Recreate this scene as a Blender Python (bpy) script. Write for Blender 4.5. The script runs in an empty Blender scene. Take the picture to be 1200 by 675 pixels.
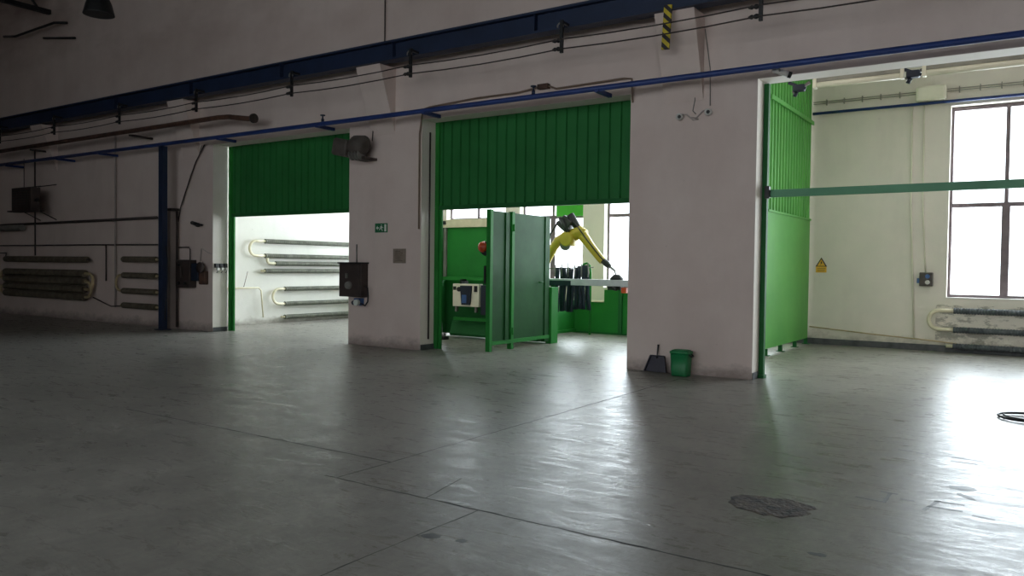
import bpy, bmesh, math, random
from mathutils import Vector, Matrix
random.seed(7)
PI = math.pi
COL = bpy.context.scene.collection
V = Vector

# ------------------------------------------------------------------ materials
def new_mat(name):
    m = bpy.data.materials.new(name); m.use_nodes = True
    nt = m.node_tree
    return m, nt, nt.nodes['Principled BSDF']

def srgb(r, g, b):
    f = lambda c: ((c/255+0.055)/1.055)**2.4 if c/255 > .04045 else c/255/12.92
    return (f(r), f(g), f(b), 1)

def paint(name, c, c2=None, scale=3.0, rough=.6, bump=.05, bscale=40, metal=0, rvar=.1, lo=.35, hi=.7, stretch=(1, 1, 1), detail=6):
    """colour broken up by noise between c and c2, roughness varied, light bump"""
    m, nt, p = new_mat(name)
    N = nt.nodes; L = nt.links
    c = srgb(*c); c2 = srgb(*c2) if c2 else tuple(v*.8 for v in c[:3])+(1,)
    tc = N.new('ShaderNodeTexCoord'); mp = N.new('ShaderNodeMapping'); mp.inputs['Scale'].default_value = stretch
    L.new(tc.outputs['Object'], mp.inputs['Vector'])
    n = N.new('ShaderNodeTexNoise'); n.inputs['Scale'].default_value = scale; n.inputs['Detail'].default_value = detail
    n.inputs['Roughness'].default_value = .6
    L.new(mp.outputs[0], n.inputs['Vector'])
    r = N.new('ShaderNodeValToRGB'); r.color_ramp.elements[0].position = lo; r.color_ramp.elements[1].position = hi
    r.color_ramp.elements[0].color = c; r.color_ramp.elements[1].color = c2
    L.new(n.outputs['Fac'], r.inputs['Fac']); L.new(r.outputs['Color'], p.inputs['Base Color'])
    mr = N.new('ShaderNodeMapRange'); mr.inputs['To Min'].default_value = rough-rvar; mr.inputs['To Max'].default_value = min(1, rough+rvar)
    L.new(n.outputs['Fac'], mr.inputs['Value']); L.new(mr.outputs[0], p.inputs['Roughness'])
    p.inputs['Metallic'].default_value = metal
    if bump:
        n2 = N.new('ShaderNodeTexNoise'); n2.inputs['Scale'].default_value = bscale; n2.inputs['Detail'].default_value = 4
        L.new(mp.outputs[0], n2.inputs['Vector'])
        b = N.new('ShaderNodeBump'); b.inputs['Strength'].default_value = bump; b.inputs['Distance'].default_value = .02
        L.new(n2.outputs['Fac'], b.inputs['Height']); L.new(b.outputs[0], p.inputs['Normal'])
    return m

def wall_mat(name, c, c2, dirt, h=.35, stains=None, smudge=.16):
    """plaster: mottled paint, scuffed grime rising from the floor, faint vertical streaks"""
    m, nt, p = new_mat(name); N = nt.nodes; L = nt.links
    geo = N.new('ShaderNodeNewGeometry'); sep = N.new('ShaderNodeSeparateXYZ'); L.new(geo.outputs['Position'], sep.inputs[0])
    def noise(scale, stretch=(1, 1, 1), detail=6, rough=.6):
        mp = N.new('ShaderNodeMapping'); mp.inputs['Scale'].default_value = stretch; L.new(geo.outputs['Position'], mp.inputs[0])
        n = N.new('ShaderNodeTexNoise'); n.inputs['Scale'].default_value = scale; n.inputs['Detail'].default_value = detail
        n.inputs['Roughness'].default_value = rough; L.new(mp.outputs[0], n.inputs[0]); return n.outputs['Fac']
    def ramp(f, a, b, ca=(0, 0, 0, 1), cb=(1, 1, 1, 1)):
        r = N.new('ShaderNodeValToRGB'); e = r.color_ramp.elements
        e[0].position = a; e[1].position = b; e[0].color = ca; e[1].color = cb; L.new(f, r.inputs[0]); return r.outputs[0]
    def mth(op, a, b):
        n = N.new('ShaderNodeMath'); n.operation = op; n.use_clamp = False
        for i, v in enumerate((a, b)):
            if isinstance(v, (int, float)): n.inputs[i].default_value = v
            else: L.new(v, n.inputs[i])
        return n.outputs[0]
    def mix(f, a, b):
        n = N.new('ShaderNodeMix'); n.data_type = 'RGBA'
        if isinstance(f, (int, float)): n.inputs[0].default_value = f
        else: L.new(f, n.inputs[0])
        for i, v in ((6, a), (7, b)):
            if isinstance(v, tuple): n.inputs[i].default_value = v
            else: L.new(v, n.inputs[i])
        return n.outputs[2]
    base = ramp(noise(1.1), .35, .7, srgb(*c), srgb(*c2))
    streak = ramp(noise(1.1, (1.2, 1.2, .25)), .5, .85)
    base = mix(mth('MULTIPLY', streak, smudge), base, srgb(*dirt))
    spots = ramp(noise(9, (1, 1, 1), 8, .7), .66, .74)
    base = mix(mth('MULTIPLY', spots, .35), base, srgb(*dirt))
    zz = mth('ADD', sep.outputs[2], mth('MULTIPLY', mth('SUBTRACT', noise(3.5, (1, 1, 1.5), 8, .7), .5), h*2.2))
    g = ramp(mth('DIVIDE', zz, h), .0, 1.0, (1, 1, 1, 1), (0, 0, 0, 1))
    base = mix(mth('MULTIPLY', g, .75), base, srgb(*dirt))
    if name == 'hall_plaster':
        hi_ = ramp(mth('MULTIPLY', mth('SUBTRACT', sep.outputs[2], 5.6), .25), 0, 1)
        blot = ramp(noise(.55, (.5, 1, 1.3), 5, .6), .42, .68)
        base = mix(mth('MULTIPLY', mth('MULTIPLY', hi_, blot), .75), base, srgb(124, 96, 82))  # warm stain, plus darkness painted into the upper wall
    if stains:      # peeling patch behind the pipe register: x0, x1, z0, z1
        x0, x1, z0, z1 = stains
        bx = mth('MULTIPLY', mth('GREATER_THAN', sep.outputs[0], x0), mth('LESS_THAN', sep.outputs[2], z1))
        s = ramp(noise(2.6, (1, 1, 2.2), 9, .75), .5, .56)
        base = mix(mth('MULTIPLY', mth('MULTIPLY', bx, s), .6), base, srgb(110, 108, 96))
    L.new(base, p.inputs['Base Color']); p.inputs['Roughness'].default_value = .75
    b = N.new('ShaderNodeBump'); b.inputs['Strength'].default_value = .25; b.inputs['Distance'].default_value = .02
    L.new(noise(6, (1, 1, 1), 8, .7), b.inputs['Height']); L.new(b.outputs[0], p.inputs['Normal'])
    return m

def floor_mat():
    m, nt, p = new_mat('polished_concrete'); N = nt.nodes; L = nt.links
    geo = N.new('ShaderNodeNewGeometry')
    def noise(scale, stretch=(1, 1, 1), detail=8, rough=.65, dist=0.0):
        mp = N.new('ShaderNodeMapping'); mp.inputs['Scale'].default_value = stretch; L.new(geo.outputs['Position'], mp.inputs[0])
        n = N.new('ShaderNodeTexNoise'); n.inputs['Scale'].default_value = scale; n.inputs['Detail'].default_value = detail
        n.inputs['Roughness'].default_value = rough; n.inputs['Distortion'].default_value = dist
        L.new(mp.outputs[0], n.inputs[0]); return n.outputs['Fac']
    def ramp(f, a, b, ca, cb):
        r = N.new('ShaderNodeValToRGB'); e = r.color_ramp.elements
        e[0].position = a; e[1].position = b; e[0].color = ca; e[1].color = cb; L.new(f, r.inputs[0]); return r.outputs[0]
    def mix(f, a, b, bt='MIX'):
        n = N.new('ShaderNodeMix'); n.data_type = 'RGBA'; n.blend_type = bt
        if isinstance(f, (int, float)): n.inputs[0].default_value = f
        else: L.new(f, n.inputs[0])
        L.new(a, n.inputs[6])
        if isinstance(b, tuple): n.inputs[7].default_value = b
        else: L.new(b, n.inputs[7])
        return n.outputs[2]
    big = ramp(noise(.35, dist=.6), .3, .7, srgb(144, 141, 134), srgb(168, 165, 157))
    mid = ramp(noise(2.2, (1, .6, 1), dist=.8), .35, .72, (.62, .62, .62, 1), (1, 1, 1, 1))
    c = mix(.7, big, mid, 'MULTIPLY')
    fine = ramp(noise(16, (1, .5, 1), 10, .75), .4, .62, (.72, .72, .72, 1), (1, 1, 1, 1))
    c = mix(.8, c, fine, 'MULTIPLY')
    scr = ramp(noise(5, (.35, 3.0, 1), 9, .8, 1.0), .62, .70, (1, 1, 1, 1), (.55, .55, .55, 1))
    c = mix(.85, c, scr, 'MULTIPLY')
    spots = ramp(noise(7, detail=3), .70, .76, (1, 1, 1, 1), (.45, .45, .43, 1))
    c = mix(.6, c, spots, 'MULTIPLY')
    L.new(c, p.inputs['Base Color'])
    mr = N.new('ShaderNodeMapRange'); mr.inputs['From Min'].default_value = .3; mr.inputs['From Max'].default_value = .7
    mr.inputs['To Min'].default_value = .15; mr.inputs['To Max'].default_value = .50
    L.new(noise(4.5, (.5, 1.6, 1), 12, .8, .7), mr.inputs['Value']); L.new(mr.outputs[0], p.inputs['Roughness'])
    p.inputs['IOR'].default_value = 1.5; p.inputs['Specular IOR Level'].default_value = .13
    b = N.new('ShaderNodeBump'); b.inputs['Strength'].default_value = .55; b.inputs['Distance'].default_value = .006
    L.new(noise(9, (.45, 1.5, 1), 10, .72, .4), b.inputs['Height']); L.new(b.outputs[0], p.inputs['Normal'])
    return m

def glass_mat():
    m, nt, p = new_mat('window_glass'); N = nt.nodes; L = nt.links
    nt.nodes.remove(p); out = [n for n in N if n.type == 'OUTPUT_MATERIAL'][0]
    t = N.new('ShaderNodeBsdfTransparent'); g = N.new('ShaderNodeBsdfGlossy'); g.inputs['Roughness'].default_value = .05
    t.inputs['Color'].default_value = (.93, .96, .97, 1)
    f = N.new('ShaderNodeFresnel'); f.inputs[0].default_value = 1.3
    n = N.new('ShaderNodeTexNoise'); n.inputs['Scale'].default_value = 4
    mt = N.new('ShaderNodeMath'); mt.operation = 'MULTIPLY'; L.new(f.outputs[0], mt.inputs[0]); L.new(n.outputs['Fac'], mt.inputs[1])
    mx = N.new('ShaderNodeMixShader'); L.new(mt.outputs[0], mx.inputs[0]); L.new(t.outputs[0], mx.inputs[1]); L.new(g.outputs[0], mx.inputs[2])
    L.new(mx.outputs[0], out.inputs[0]); return m

def stripes_mat():
    m, nt, p = new_mat('hazard_stripes'); N = nt.nodes; L = nt.links
    tc = N.new('ShaderNodeTexCoord'); sep = N.new('ShaderNodeSeparateXYZ'); L.new(tc.outputs['Object'], sep.inputs[0])
    a = N.new('ShaderNodeMath'); a.operation = 'ADD'; L.new(sep.outputs[0], a.inputs[0]); L.new(sep.outputs[2], a.inputs[1])
    s = N.new('ShaderNodeMath'); s.operation = 'MODULO'; b = N.new('ShaderNodeMath'); b.operation = 'ADD'; b.inputs[1].default_value = 10
    L.new(a.outputs[0], b.inputs[0]); L.new(b.outputs[0], s.inputs[0]); s.inputs[1].default_value = .15
    g = N.new('ShaderNodeMath'); g.operation = 'GREATER_THAN'; g.inputs[1].default_value = .075; L.new(s.outputs[0], g.inputs[0])
    mx = N.new('ShaderNodeMix'); mx.data_type = 'RGBA'; L.new(g.outputs[0], mx.inputs[0])
    mx.inputs[6].default_value = srgb(196, 176, 40); mx.inputs[7].default_value = srgb(28, 22, 26)
    L.new(mx.outputs[2], p.inputs['Base Color']); p.inputs['Roughness'].default_value = .5
    return m

def emit_mat(name, c, s):
    m, nt, p = new_mat(name)
    p.inputs['Base Color'].default_value = srgb(*c); p.inputs['Emission Color'].default_value = srgb(*c); p.inputs['Emission Strength'].default_value = s
    return m

M = {}
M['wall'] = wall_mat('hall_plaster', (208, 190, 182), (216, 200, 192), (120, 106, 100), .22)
M['jamb'] = wall_mat('jamb_lit', (234, 226, 218), (226, 218, 206), (110, 104, 96), .12, smudge=.15)
M['bay'] = wall_mat('bay_plaster', (228, 220, 208), (218, 212, 200), (120, 116, 100), .3, (-1.8, 0, 0, .95))
M['pilewall'] = wall_mat('bay_white', (222, 220, 212), (214, 212, 204), (120, 112, 100), .2)
M['floor'] = floor_mat()
M['ceil'] = paint('ceiling_boards', (70, 66, 62), (50, 47, 45), rough=.9)
M['skirt'] = paint('grey_skirting', (88, 90, 92), (62, 64, 66), 6, .7)
M['green'] = paint('green_enamel', (40, 128, 52), (34, 112, 46), 1.2, .55, .04, 60, rvar=.06)
M['green_d'] = paint('dark_green_enamel', (34, 100, 50), (28, 86, 42), 1.5, .6, .04, 60, rvar=.06)
M['green_c'] = paint('corrugated_green', (44, 116, 60), (38, 104, 52), 1.0, .55, .03, 50, rvar=.06)
M['green_p'] = paint('partition_green', (98, 176, 80), (86, 164, 76), .8, .5, .03, 50, rvar=.06)
M['green_b'] = paint('bin_green', (28, 128, 74), (22, 104, 58), 2, .45, .02, 60)
M['bar'] = paint('pale_green_bar', (92, 156, 116), (80, 140, 104), 2, .5, .04, 60)
M['door'] = paint('door_green', (22, 80, 34), (17, 66, 28), 1.5, .6, .04, 60)
M['blue'] = paint('blue_enamel', (34, 60, 124), (28, 48, 100), 2, .5, .05, 30)
M['blue_d'] = paint('crane_blue', (24, 40, 70), (20, 34, 58), 1.2, .6, .06, 25)
M['blue_l'] = paint('socket_blue', (60, 96, 150), (48, 80, 130), 5, .5)
M['brown'] = paint('rusty_brown', (96, 66, 52), (60, 44, 38), 5, .7, .1, 30)
M['conduit'] = paint('ochre_conduit', (138, 116, 100), (116, 98, 86), 5, .6)
M['pipe_d'] = paint('dark_pipe', (62, 50, 46), (40, 34, 32), 5, .6, .1, 30)
M['fin'] = paint('finned_tube', (112, 114, 100), (78, 80, 70), 7, .7, .2, 60)
M['fin_d'] = paint('finned_tube_dark', (104, 94, 78), (72, 64, 52), 7, .8, .2, 60)
M['fin_g'] = paint('finned_tube_grey', (92, 98, 100), (60, 66, 70), 7, .6, .2, 60)
M['cream'] = paint('cream_paint', (226, 218, 190), (206, 198, 168), 5, .5)
M['ochre'] = paint('yellowed_cream', (200, 180, 140), (164, 146, 110), 5, .6)
M['grey'] = paint('grey_metal', (128, 126, 120), (100, 98, 94), 4, .5)
M['grey_d'] = paint('dusty_grey', (88, 80, 74), (66, 60, 56), 5, .65, .15, 30)
M['steel'] = paint('bright_steel', (196, 194, 202), (170, 170, 178), 3, .4, .03, 40)
M['black'] = paint('black_plastic', (26, 26, 28), (18, 18, 20), 5, .5)
M['rubber'] = paint('black_rubber', (20, 20, 22), (14, 14, 16), 5, .7)
M['navy'] = paint('navy_strip', (22, 34, 52), (14, 24, 40), 3, .55)
M['dust'] = paint('dustpan_plastic', (46, 42, 58), (36, 34, 46), 4, .5)
M['box'] = paint('dark_brown_cabinet', (62, 50, 46), (46, 38, 36), 5, .6, .1, 30)
M['white'] = paint('white_enamel', (214, 212, 206), (196, 194, 188), 4, .5)
M['pale'] = paint('pale_duct', (176, 164, 158), (158, 148, 142), 2, .6)
M['frame'] = paint('window_frame', (120, 106, 110), (98, 88, 92), 5, .6)
M['yellow'] = paint('robot_yellow', (182, 158, 44), (156, 134, 34), 3, .45, .02, 50)
M['orange'] = paint('orange_plastic', (206, 84, 40), (170, 60, 30), 4, .4)
M['beige'] = paint('beige_housing', (232, 228, 208), (222, 218, 198), 4, .5)
M['cablegrey'] = paint('pale_cable', (150, 148, 136), (130, 128, 118), 4, .6)
M['sign_y'] = paint('sign_yellow', (226, 176, 48), (214, 162, 44), 4, .5, 0)
M['sign_b'] = paint('sign_black', (30, 26, 22), (24, 20, 18), 4, .5, 0)
M['sign_g'] = paint('sign_green', (20, 104, 62), (16, 92, 54), 4, .5, 0)
M['sign_w'] = paint('sign_white', (220, 226, 216), (206, 214, 204), 4, .5, 0)
M['notice'] = paint('notice_paper', (140, 126, 112), (120, 108, 96), 9, .7, 0)
M['ink'] = paint('faded_ink', (92, 80, 72), (80, 70, 62), 9, .7, 0)
M['tape'] = paint('worn_dark_tape', (70, 72, 72), (48, 50, 52), 8, .5)
M['joint'] = paint('floor_joint_filler', (50, 50, 48), (34, 34, 34), 12, .8)
M['patch'] = paint('rough_patch', (96, 84, 72), (44, 42, 40), 9, .8, .8, 30, lo=.4, hi=.6)
M['glass'] = glass_mat()
M['hazard'] = stripes_mat()
M['tube'] = paint('lamp_tube', (232, 232, 222), (226, 226, 216), 3, .25)
M['greenpanel'] = paint('translucent_green_board', (60, 170, 30), (54, 156, 28), 1.5, .5, 0)

for k in ('door', 'green_d', 'green_c', 'green'): M[k].node_tree.nodes['Principled BSDF'].inputs['Specular IOR Level'].default_value = .2

# ------------------------------------------------------------------ mesh builder
class MB:
    def __init__(s): s.bm = bmesh.new()
    def box(s, x0, x1, y0, y1, z0, z1, rot=None, about=None):
        vs = [s.bm.verts.new((x, y, z)) for x in (x0, x1) for y in (y0, y1) for z in (z0, z1)]
        for f in ((0, 1, 3, 2), (4, 6, 7, 5), (0, 4, 5, 1), (2, 3, 7, 6), (0, 2, 6, 4), (1, 5, 7, 3)):
            s.bm.faces.new([vs[i] for i in f])
        if rot: bmesh.ops.rotate(s.bm, verts=vs, cent=about or V(((x0+x1)/2, (y0+y1)/2, (z0+z1)/2)), matrix=rot)
        return s
    def bar(s, p0, p1, w, h, up=(0, 0, 1)):
        """rectangular bar from p0 to p1"""
        p0, p1 = V(p0), V(p1); d = (p1-p0).normalized(); u = V(up)
        if abs(d.dot(u)) > .98: u = V((0, 1, 0))
        a = d.cross(u).normalized(); b = a.cross(d)
        vs = [s.bm.verts.new(p+a*sx*w/2+b*sy*h/2) for p in (p0, p1) for sx, sy in ((-1, -1), (1, -1), (1, 1), (-1, 1))]
        for f in ((3, 2, 1, 0), (4, 5, 6, 7), (0, 1, 5, 4), (1, 2, 6, 5), (2, 3, 7, 6), (3, 0, 4, 7)):
            s.bm.faces.new([vs[i] for i in f])
        return s
    def tube(s, pts, r, seg=10, cap=True):
        """swept tube through the points; r a number or one per point"""
        pts = [V(p) for p in pts]; n = len(pts)
        rs = r if isinstance(r, (list, tuple)) else [r]*n
        rings = []; ref = None
        for i, p in enumerate(pts):
            d = (pts[min(i+1, n-1)]-pts[max(i-1, 0)]).normalized()
            if ref is None:
                ref = V((0, 0, 1)) if abs(d.z) < .9 else V((0, 1, 0))
            a = (ref-d*ref.dot(d))
            if a.length < 1e-4: a = d.orthogonal()
            a.normalize(); ref = a; b = d.cross(a)
            rings.append([s.bm.verts.new(p+(a*math.cos(t)+b*math.sin(t))*rs[i]) for t in [2*PI*k/seg for k in range(seg)]])
        for i in range(n-1):
            for k in range(seg):
                f = s.bm.faces.new((rings[i][k], rings[i][(k+1) % seg], rings[i+1][(k+1) % seg], rings[i+1][k])); f.smooth = True
        if cap:
            s.bm.faces.new(rings[0][::-1]); s.bm.faces.new(rings[-1])
        return s
    def lathe(s, prof, c=(0, 0, 0), seg=24, axis='z', sx=1, sy=1):
        """profile of (radius, height) revolved"""
        c = V(c); rings = []
        def mp(x, y, z): return c+(V((x, y, z)) if axis == 'z' else V((z, x, y)) if axis == 'x' else V((x, z, y)))
        for r, h in prof:
            rings.append([s.bm.verts.new(mp(r*math.cos(t)*sx, r*math.sin(t)*sy, h)) for t in [2*PI*k/seg for k in range(seg)]])
        for i in range(len(prof)-1):
            for k in range(seg):
                f = s.bm.faces.new((rings[i][k], rings[i][(k+1) % seg], rings[i+1][(k+1) % seg], rings[i+1][k])); f.smooth = True
        if prof[0][0] > 1e-4: s.bm.faces.new(rings[0][::-1])
        if prof[-1][0] > 1e-4: s.bm.faces.new(rings[-1])
        return s
    def prism(s, poly, axis, a, b):
        """poly of 2D points extruded between a and b; axis 'x': (y,z), 'y': (x,z), 'z': (x,y)"""
        def mp(p, t): return (t, p[0], p[1]) if axis == 'x' else (p[0], t, p[1]) if axis == 'y' else (p[0], p[1], t)
        A = [s.bm.verts.new(mp(p, a)) for p in poly]; B = [s.bm.verts.new(mp(p, b)) for p in poly]
        s.bm.faces.new(A); s.bm.faces.new(B[::-1]); n = len(poly)
        for i in range(n): s.bm.faces.new((A[i], B[i], B[(i+1) % n], A[(i+1) % n]))
        return s
    def loop_tube(s, pts, r, seg=8): return s.tube(pts, r, seg)

def arc(c, r, a0, a1, n, plane='xz'):
    out = []
    for k in range(n+1):
        t = math.radians(a0+(a1-a0)*k/n); u, v = r*math.cos(t), r*math.sin(t)
        out.append({'xz': (c[0]+u, c[1], c[2]+v), 'xy': (c[0]+u, c[1]+v, c[2]), 'yz': (c[0], c[1]+u, c[2]+v)}[plane])
    return out

def tagit(o, label=None, cat=None, group=None, kind=None):
    if label: o['label'] = label
    if cat: o['category'] = cat
    if group: o['group'] = group
    if kind: o['kind'] = kind
    return o

def emit(name, mb, mat, parent=None, bevel=0, org=None):
    """link the builder's mesh (built in world coordinates) as ONE object"""
    bm = mb.bm; bmesh.ops.recalc_face_normals(bm, faces=bm.faces)
    if parent is not None: off = WORLD[parent.name]
    elif org is not None: off = V(org)
    else:
        xs = [v.co for v in bm.verts]
        lo = V([min(c[i] for c in xs) for i in range(3)]); hi = V([max(c[i] for c in xs) for i in range(3)])
        off = V(((lo.x+hi.x)/2, (lo.y+hi.y)/2, lo.z))
    for v in bm.verts: v.co -= off
    me = bpy.data.meshes.new(name); bm.to_mesh(me); bm.free(); me.materials.append(M[mat])
    o = bpy.data.objects.new(name, me); COL.objects.link(o)
    if parent is not None: o.parent = parent
    else: o.location = off
    WORLD[o.name] = off.copy()
    if bevel:
        b = o.modifiers.new('bevel', 'BEVEL'); b.width = bevel; b.segments = 2; b.limit_method = 'ANGLE'
    return o

WORLD = {}
def thing(name, loc, label, cat, group=None):
    o = bpy.data.objects.new(name, None); COL.objects.link(o); o.location = loc; o.empty_display_size = .1
    WORLD[o.name] = V(loc); return tagit(o, label, cat, group)

def dup(root, loc, label, group=None, rotz=None):
    r = root.copy(); COL.objects.link(r); r.location = loc; r['label'] = label; WORLD[r.name] = V(loc)
    if rotz is not None: r.rotation_euler.z = rotz
    if group: r['group'] = group
    for ch in list(root.children):
        c = ch.copy(); COL.objects.link(c); c.parent = r
        for g in ch.children:
            d = g.copy(); COL.objects.link(d); d.parent = c
    return r

def solo(name, mb, mat, label, cat, group=None, bevel=0, org=None):
    return tagit(emit(name, mb, mat, None, bevel, org), label, cat, group)
def struct(name, mb, mat, parent=None, bevel=0):
    o = emit(name, mb, mat, parent, bevel)
    if parent is None: o['kind'] = 'structure'
    return o

# ------------------------------------------------------------------ the setting
WY, WB = 11.55, 11.95          # hall side and bay side of the pierced wall
BY = 18.2                      # back wall of the bays
XL, XR = -32.0, 9.0
TOP = 4.37
BAYL, BAYR = -17.4, 4.6
HZ = 10.0
struct('floor', MB().box(XL, XR, -7, BY+.3, -.2, 0), 'floor')
struct('ceiling', MB().box(XL, XR, -7, WB, HZ, HZ+.2), 'ceil')
struct('ceiling_bay', MB().box(BAYL-.3, BAYR, WB, BY+.3, 6.2, 6.4), 'white')
w = MB()
for a, b in ((XL, -16.17), (-11.72, -9.82), (-5.5, -3.5), (3.2, XR)):
    w.box(a, b, WY, WB, 0, TOP)
w.box(XL, XR, WY, WB, TOP, HZ)
struct('wall_front', w, 'wall')
struct('wall_left', MB().box(XL-.3, XL, -7, WB, 0, HZ), 'wall')
struct('wall_right', MB().box(XR, XR+.3, -7, WB, 0, HZ), 'wall')
RX0, RX1, RZ0, RZ1 = -13.0, 8.0, 2.2, 7.2
struct('wall_rear', MB().box(XL, RX0, -7.3, -7, 0, HZ).box(RX1, XR, -7.3, -7, 0, HZ).box(RX0, RX1, -7.3, -7, 0, RZ0).box(RX0, RX1, -7.3, -7, RZ1, HZ), 'wall')
struct('wall_bay_left', MB().box(BAYL-.3, BAYL, WB, BY+.3, 0, 6.2), 'pilewall')
struct('wall_bay_right', MB().box(BAYR, BAYR+.3, WB, BY+.3, 0, 6.2), 'bay')
# thin lining on the reveals, lightened to put window light into their colour
for i, (x, s) in enumerate(((-16.17, 1), (-11.72, -1), (-9.82, 1), (-5.5, -1), (-3.5, 1))):
    j = MB().box(min(x, x+.004*s), max(x, x+.004*s), WY+.002, WB, 0, TOP)
    struct('trim_%d' % (i+1), j, 'jamb')
for i, (a, b) in enumerate(((-16.16, -11.73), (-9.81, -5.51), (-3.49, 3.2))):
    struct('trim_%d' % (i+6), MB().box(a, b, WY+.002, WB, TOP-.004, TOP), 'jamb')
for i, (x, s) in enumerate(((-16.165, 1), (-9.815, 1), (-3.495, 1))):
    struct('baseboard_%s' % ('left', 'middle', 'right')[i], MB().box(x, x+.012, WY+.01, WB, 0, .10), 'skirt')

# windows in the back wall
SILL, HEAD = 1.10, 4.95
WINS = [(-17.0, -15.0), (-14.5, -12.42), (-11.95, -9.98), (-9.36, -7.38), (-6.9, -5.0), (-1.62, .40), (1.0, 3.0)]
w = MB(); x = BAYL-.3
for a, b in WINS:
    w.box(x, a, BY, BY+.35, 0, 6.2); w.box(a, b, BY, BY+.35, 0, SILL); w.box(a, b, BY, BY+.35, HEAD, 6.2); x = b
w.box(x, BAYR+.3, BY, BY+.35, 0, 6.2)
struct('wall_back', w, 'bay')
struct('baseboard_back', MB().box(BAYL, BAYR, BY-.02, BY, 0, .13), 'skirt')
def window(n, a, b):
    fy0, fy1 = BY+.20, BY+.27
    t = .05
    fr = MB()
    for x0, x1, z0, z1 in ((a, a+t, SILL, HEAD), (b-t, b, SILL, HEAD), (a+t, b-t, SILL, SILL+.06), (a+t, b-t, HEAD-.08, HEAD)):
        fr.box(x0, x1, fy0, fy1, z0, z1)
    m = (a+b)/2-.03
    o = struct('window_%d' % n, fr, 'frame')
    mu = MB().box(m-.07, m+.07, fy0-.02, fy1+.01, SILL+.06, 2.93).box(m-.035, m+.035, fy0, fy1, 2.99, HEAD-.08)
    emit('mullion', mu, 'frame', o)
    emit('transom', MB().box(a+t, b-t, fy0-.01, fy1+.005, 2.92, 3.0), 'frame', o)
    emit('glass', MB().box(a+t, b-t, fy0+.03, fy0+.036, SILL+.06, HEAD-.08), 'glass', o)
    emit('window_sill', MB().box(a, b, BY-.01, fy0, SILL-.02, SILL+.005), 'white', o)
    return o
WO = [window(i+1, a, b) for i, (a, b) in enumerate(WINS)]
# long strip window in the hall wall behind the camera
fr = MB()
for k in range(13):
    x_ = RX0+(RX1-RX0-.08)*k/12; fr.box(x_, x_+.08, -7.2, -7.12, RZ0, RZ1)
for z in (RZ0, (RZ0+RZ1)/2, RZ1-.06): fr.box(RX0, RX1, -7.2, -7.12, z, z+.06)
o = struct('window_8', fr, 'frame'); emit('glass', MB().box(RX0, RX1, -7.17, -7.165, RZ0, RZ1), 'glass', o)

# corbels that carry the crane beam
for i, x in enumerate((-23.55, -17.0, -10.8, -4.62)):
    k = MB()
    A = [(WY, 4.15), (WY, 5.41), (11.10, 5.41)]
    k.prism(A, 'x', x-.31, x+.31)
    struct('trim_corbel_%d' % (i+1), k, 'wall')

# floor joints
def joint(n, x0, y0, x1, y1, w0=.02):
    mb = MB(); N = int(max(4, math.hypot(x1-x0, y1-y0)/.12)); d = V((x1-x0, y1-y0, 0)).normalized(); nn = V((-d.y, d.x, 0)); pv = None
    for k in range(N+1):
        c = V((x0, y0, .0008)).lerp(V((x1, y1, .0008)), k/N)+nn*random.uniform(-.006, .006); w_ = w0*random.uniform(.25, .6)
        cur = (mb.bm.verts.new(c-nn*w_), mb.bm.verts.new(c+nn*w_))
        if pv: mb.bm.faces.new((pv[0], pv[1], cur[1], cur[0]))
        pv = cur
    struct('trim_joint_%d' % n, mb, 'joint')
joint(1, -4.38, 4.19, -4.38, 11.0, .018)
joint(2, -3.05, 4.19, -3.05, -2, .012)
joint(3, -8.3, 4.84, -4.38, 4.80, .022)
joint(4, -4.5, 4.20, -.9, 4.18, .020)
joint(5, -3.5, 4.19, -3.62, 4.75, .010)
joint(6, -15, 11.2, -11.6, 11.45, .012)

# ------------------------------------------------------------------ crane beam, conductor wires, long pipes
cb = thing('crane_beam', (-11, 11.12, 5.32), 'long dark blue steel crane beam high along the hall wall', 'beam')
x0, x1 = -31.9, 8.9
emit('web', MB().box(x0, x1, 11.105, 11.135, 5.45, 5.73), 'blue_d', cb)
emit('flange', MB().box(x0, x1, 11.0, 11.24, 5.41, 5.45), 'blue_d', cb)
emit('flange', MB().box(x0, x1, 11.0, 11.24, 5.73, 5.77), 'blue_d', cb)
pl = MB()
for k in range(12):
    xx = -29.3+3.1*k+.6; pl.box(xx-.008, xx+.008, 11.01, 11.105, 5.45, 5.73)
emit('stiffener_plates', pl, 'blue_d', cb)
hx = [-3.25, -6.35, -9.46, -12.59, -15.72, -18.79, -21.9, -24.95]
def hanger(loc, label):
    t = thing('wire_hanger', loc, label, 'hanger', 'wire hangers under the crane beam')
    X, Y, Z = loc
    emit('bar', MB().box(X-.025, X+.025, Y-.02, Y+.02, Z, Z+.51).box(X-.02, X+.02, Y+.02, 11.0, Z+.46, Z+.50), 'black', t)
    for dz in (.07, .20):
        emit('insulator', MB().lathe([(.012, -.17), (.03, -.13), (.03, -.11), (.018, -.1), (.035, -.07), (.035, -.05), (.02, -.02)], (X, Y, Z+dz), 10, 'x'), 'black', t)
    emit('hook', MB().tube(arc((X-.03, Y, Z+.42), .05, 200, -20, 8), .012, 6), 'grey', t)
    return t
lab = ['rightmost, cut by the photo edge', 'beside the striped board', 'left of the middle gate', 'left of the middle pillar', 'above the left gate', 'above the blue post', 'above the left radiators', 'leftmost']
H0 = hanger((hx[0], 10.8, 4.96), 'black wire hanger on the crane beam, '+lab[0])
for X, l in zip(hx[1:], lab[1:]): dup(H0, (X, 10.8, 4.96), 'black wire hanger on the crane beam, '+l)
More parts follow.
